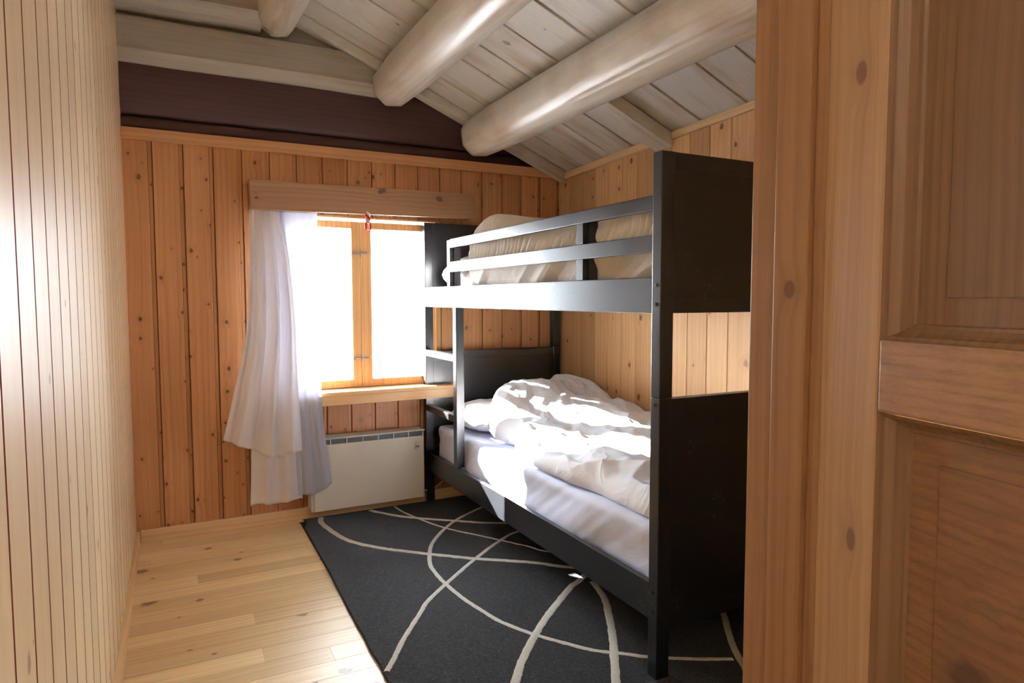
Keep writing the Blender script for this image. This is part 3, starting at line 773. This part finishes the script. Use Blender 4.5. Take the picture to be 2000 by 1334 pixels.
BANDS = [
    ([(0.685, 3.625, 0), (0.672, 3.538, 0), (0.691, 3.397, 0), (0.722, 3.257, 0), (0.771, 3.15, 0), (0.854, 3.04, 0), (0.94, 2.952, 0), (1.025, 2.871, 0), (1.189, 2.725, 0), (1.289, 2.65, 0), (1.419, 2.549, 0), (1.543, 2.423, 0), (1.75, 2.29, 0)], 0.036),
    ([(0.956, 3.625, 0), (1.003, 3.549, 0), (1.105, 3.418, 0), (1.311, 3.243, 0), (1.548, 3.083, 0), (1.95, 3.0, 0)], 0.034),
    ([(1.099, 3.625, 0), (1.122, 3.47, 0), (1.219, 3.176, 0), (1.344, 2.968, 0), (1.48, 2.748, 0), (1.548, 2.625, 0), (1.85, 2.38, 0)], 0.017),
    ([(1.74, 3.5, 0), (1.534, 3.385, 0), (1.339, 3.261, 0), (1.21, 3.14, 0), (1.099, 2.999, 0), (1.037, 2.876, 0), (0.991, 2.736, 0), (0.98, 2.612, 0), (0.981, 2.511, 0), (0.993, 2.367, 0), (1.015, 2.244, 0), (1.043, 2.125, 0), (1.102, 1.998, 0), (1.167, 1.897, 0), (1.233, 1.806, 0), (1.301, 1.749, 0), (1.378, 1.683, 0), (1.498, 1.609, 0), (1.609, 1.551, 0)], 0.024),
    ([(1.95, 3.0, 0), (1.7, 2.86, 0), (1.541, 2.938, 0), (1.392, 2.862, 0), (1.203, 2.718, 0), (0.99, 2.534, 0), (0.858, 2.409, 0), (0.801, 2.331, 0), (0.691, 2.182, 0), (0.619, 2.07, 0), (0.573, 2.002, 0)], 0.024),
    ([(1.9, 2.62, 0), (1.532, 2.326, 0), (1.427, 2.261, 0), (1.235, 2.106, 0), (1.107, 1.987, 0), (0.988, 1.861, 0), (0.907, 1.759, 0), (0.627, 1.407, 0)], 0.036),
    ([(1.535, 2.263, 0), (1.498, 2.131, 0), (1.433, 2.004, 0), (1.33, 1.832, 0), (1.185, 1.615, 0), (0.935, 1.241, 0)], 0.036),
    ([(1.95, 2.05, 0), (1.827, 1.821, 0), (1.72, 1.678, 0), (1.63, 1.541, 0), (1.4, 1.1, 0)], 0.03),
]
rug()

# ------------------------------------------------------------------ doorway frame and open door at the right
b = MB()
b.box(.960, .980, .8365, .901, 0, 2.12, .003)        # room-side lining
b.box(.945, .980, .766, .836, 0, 2.12, .003)         # stop
b.box(.957, .980, .700, .7655, 0, 2.12, .002)        # rebate
b.box(.9805, 1.05, .700, .774, 0, 2.18, .003)        # hall casing
b.box(.9805, 1.04, .8995, .912, 0, 2.16, .003)
b.build('trim_3', M['pine_jamb'], kind='structure')

d = Vector((-.196, -.981, 0)).normalized(); nrm = Vector((-.981, .196, 0)).normalized()   # along the leaf, and out of its visible face
P0 = Vector((.953, .742, 0))
door = empty('door_1', P0, kind='structure')
def leaf_box(b, s0, s1, z0, z1, f0, f1, bev=.003):
    p = []
    for z in (z0, z1):
        for (s_, f_) in ((s0, f0), (s1, f0), (s1, f1), (s0, f1)):
            q = P0 + d*s_ + nrm*f_; p.append((q.x, q.y, z))
    b.hexa(p, bev)
LW = .80
b = MB(); leaf_box(b, .001, .1195, .01, 2.04, -.04, 0, .004); b.build('stile', M['pine_stile'], door)
b = MB(); leaf_box(b, LW-.12, LW, .01, 2.04, -.04, 0, .004); b.build('stile', M['pine_stile'], door)
b = MB()
for (z0, z1) in ((1.031, 1.138), (.01, .22), (1.93, 2.04)): leaf_box(b, .1205, LW-.1205, z0, z1, -.04, 0, .004)
b.build('rail', M['pine_rail'], door)
def molding(z0, z1):
    """ogee run round a panel opening, mitred at its corners"""
    b = MB(); s0, s1 = .1200, LW-.1200
    prof = [(0, -.001), (.004, -.0035), (.010, -.006), (.013, -.010), (.020, -.017), (.030, -.0215), (.037, -.0225), (.040, -.028)]
    cs = [(s0, z0, 1, 1), (s1, z0, -1, 1), (s1, z1, -1, -1), (s0, z1, 1, -1)]
    loops = []
    for (o_, dd) in prof:
        lp = []
        for (s_, z_, a, c_) in cs:
            q = P0 + d*(s_+a*o_) + nrm*dd; lp.append(b.bm.verts.new((q.x, q.y, z_+c_*o_*.62)))
        loops.append(lp)
    for A, B in zip(loops, loops[1:]):
        for k in range(4): b.bm.faces.new((A[k], A[(k+1) % 4], B[(k+1) % 4], B[k]))
    return b
for (z0, z1, m_) in ((1.138, 1.93, 'pine_panel'), (.22, 1.031, 'pine_panel_low')):
    b = molding(z0, z1); b.build('molding', M['pine_panel'], door, fix=True)
    b = MB(); leaf_box(b, .150, LW-.150, z0+.018, z1-.018, -.038, -.0275, .0)
    leaf_box(b, .205, LW-.205, z0+.062, z1-.062, -.030, -.0255, .0015)
    b.build('panel', M[m_], door)

# snow-covered ground outside the window
b = MB(); b.grid(lambda u, v: (-14+28*u, 3.95+26*v, -.35 + .5*N3(u*4, v*4)+1.2*v*v), 30, 30); b.build('ground', M['snow'], kind='structure')
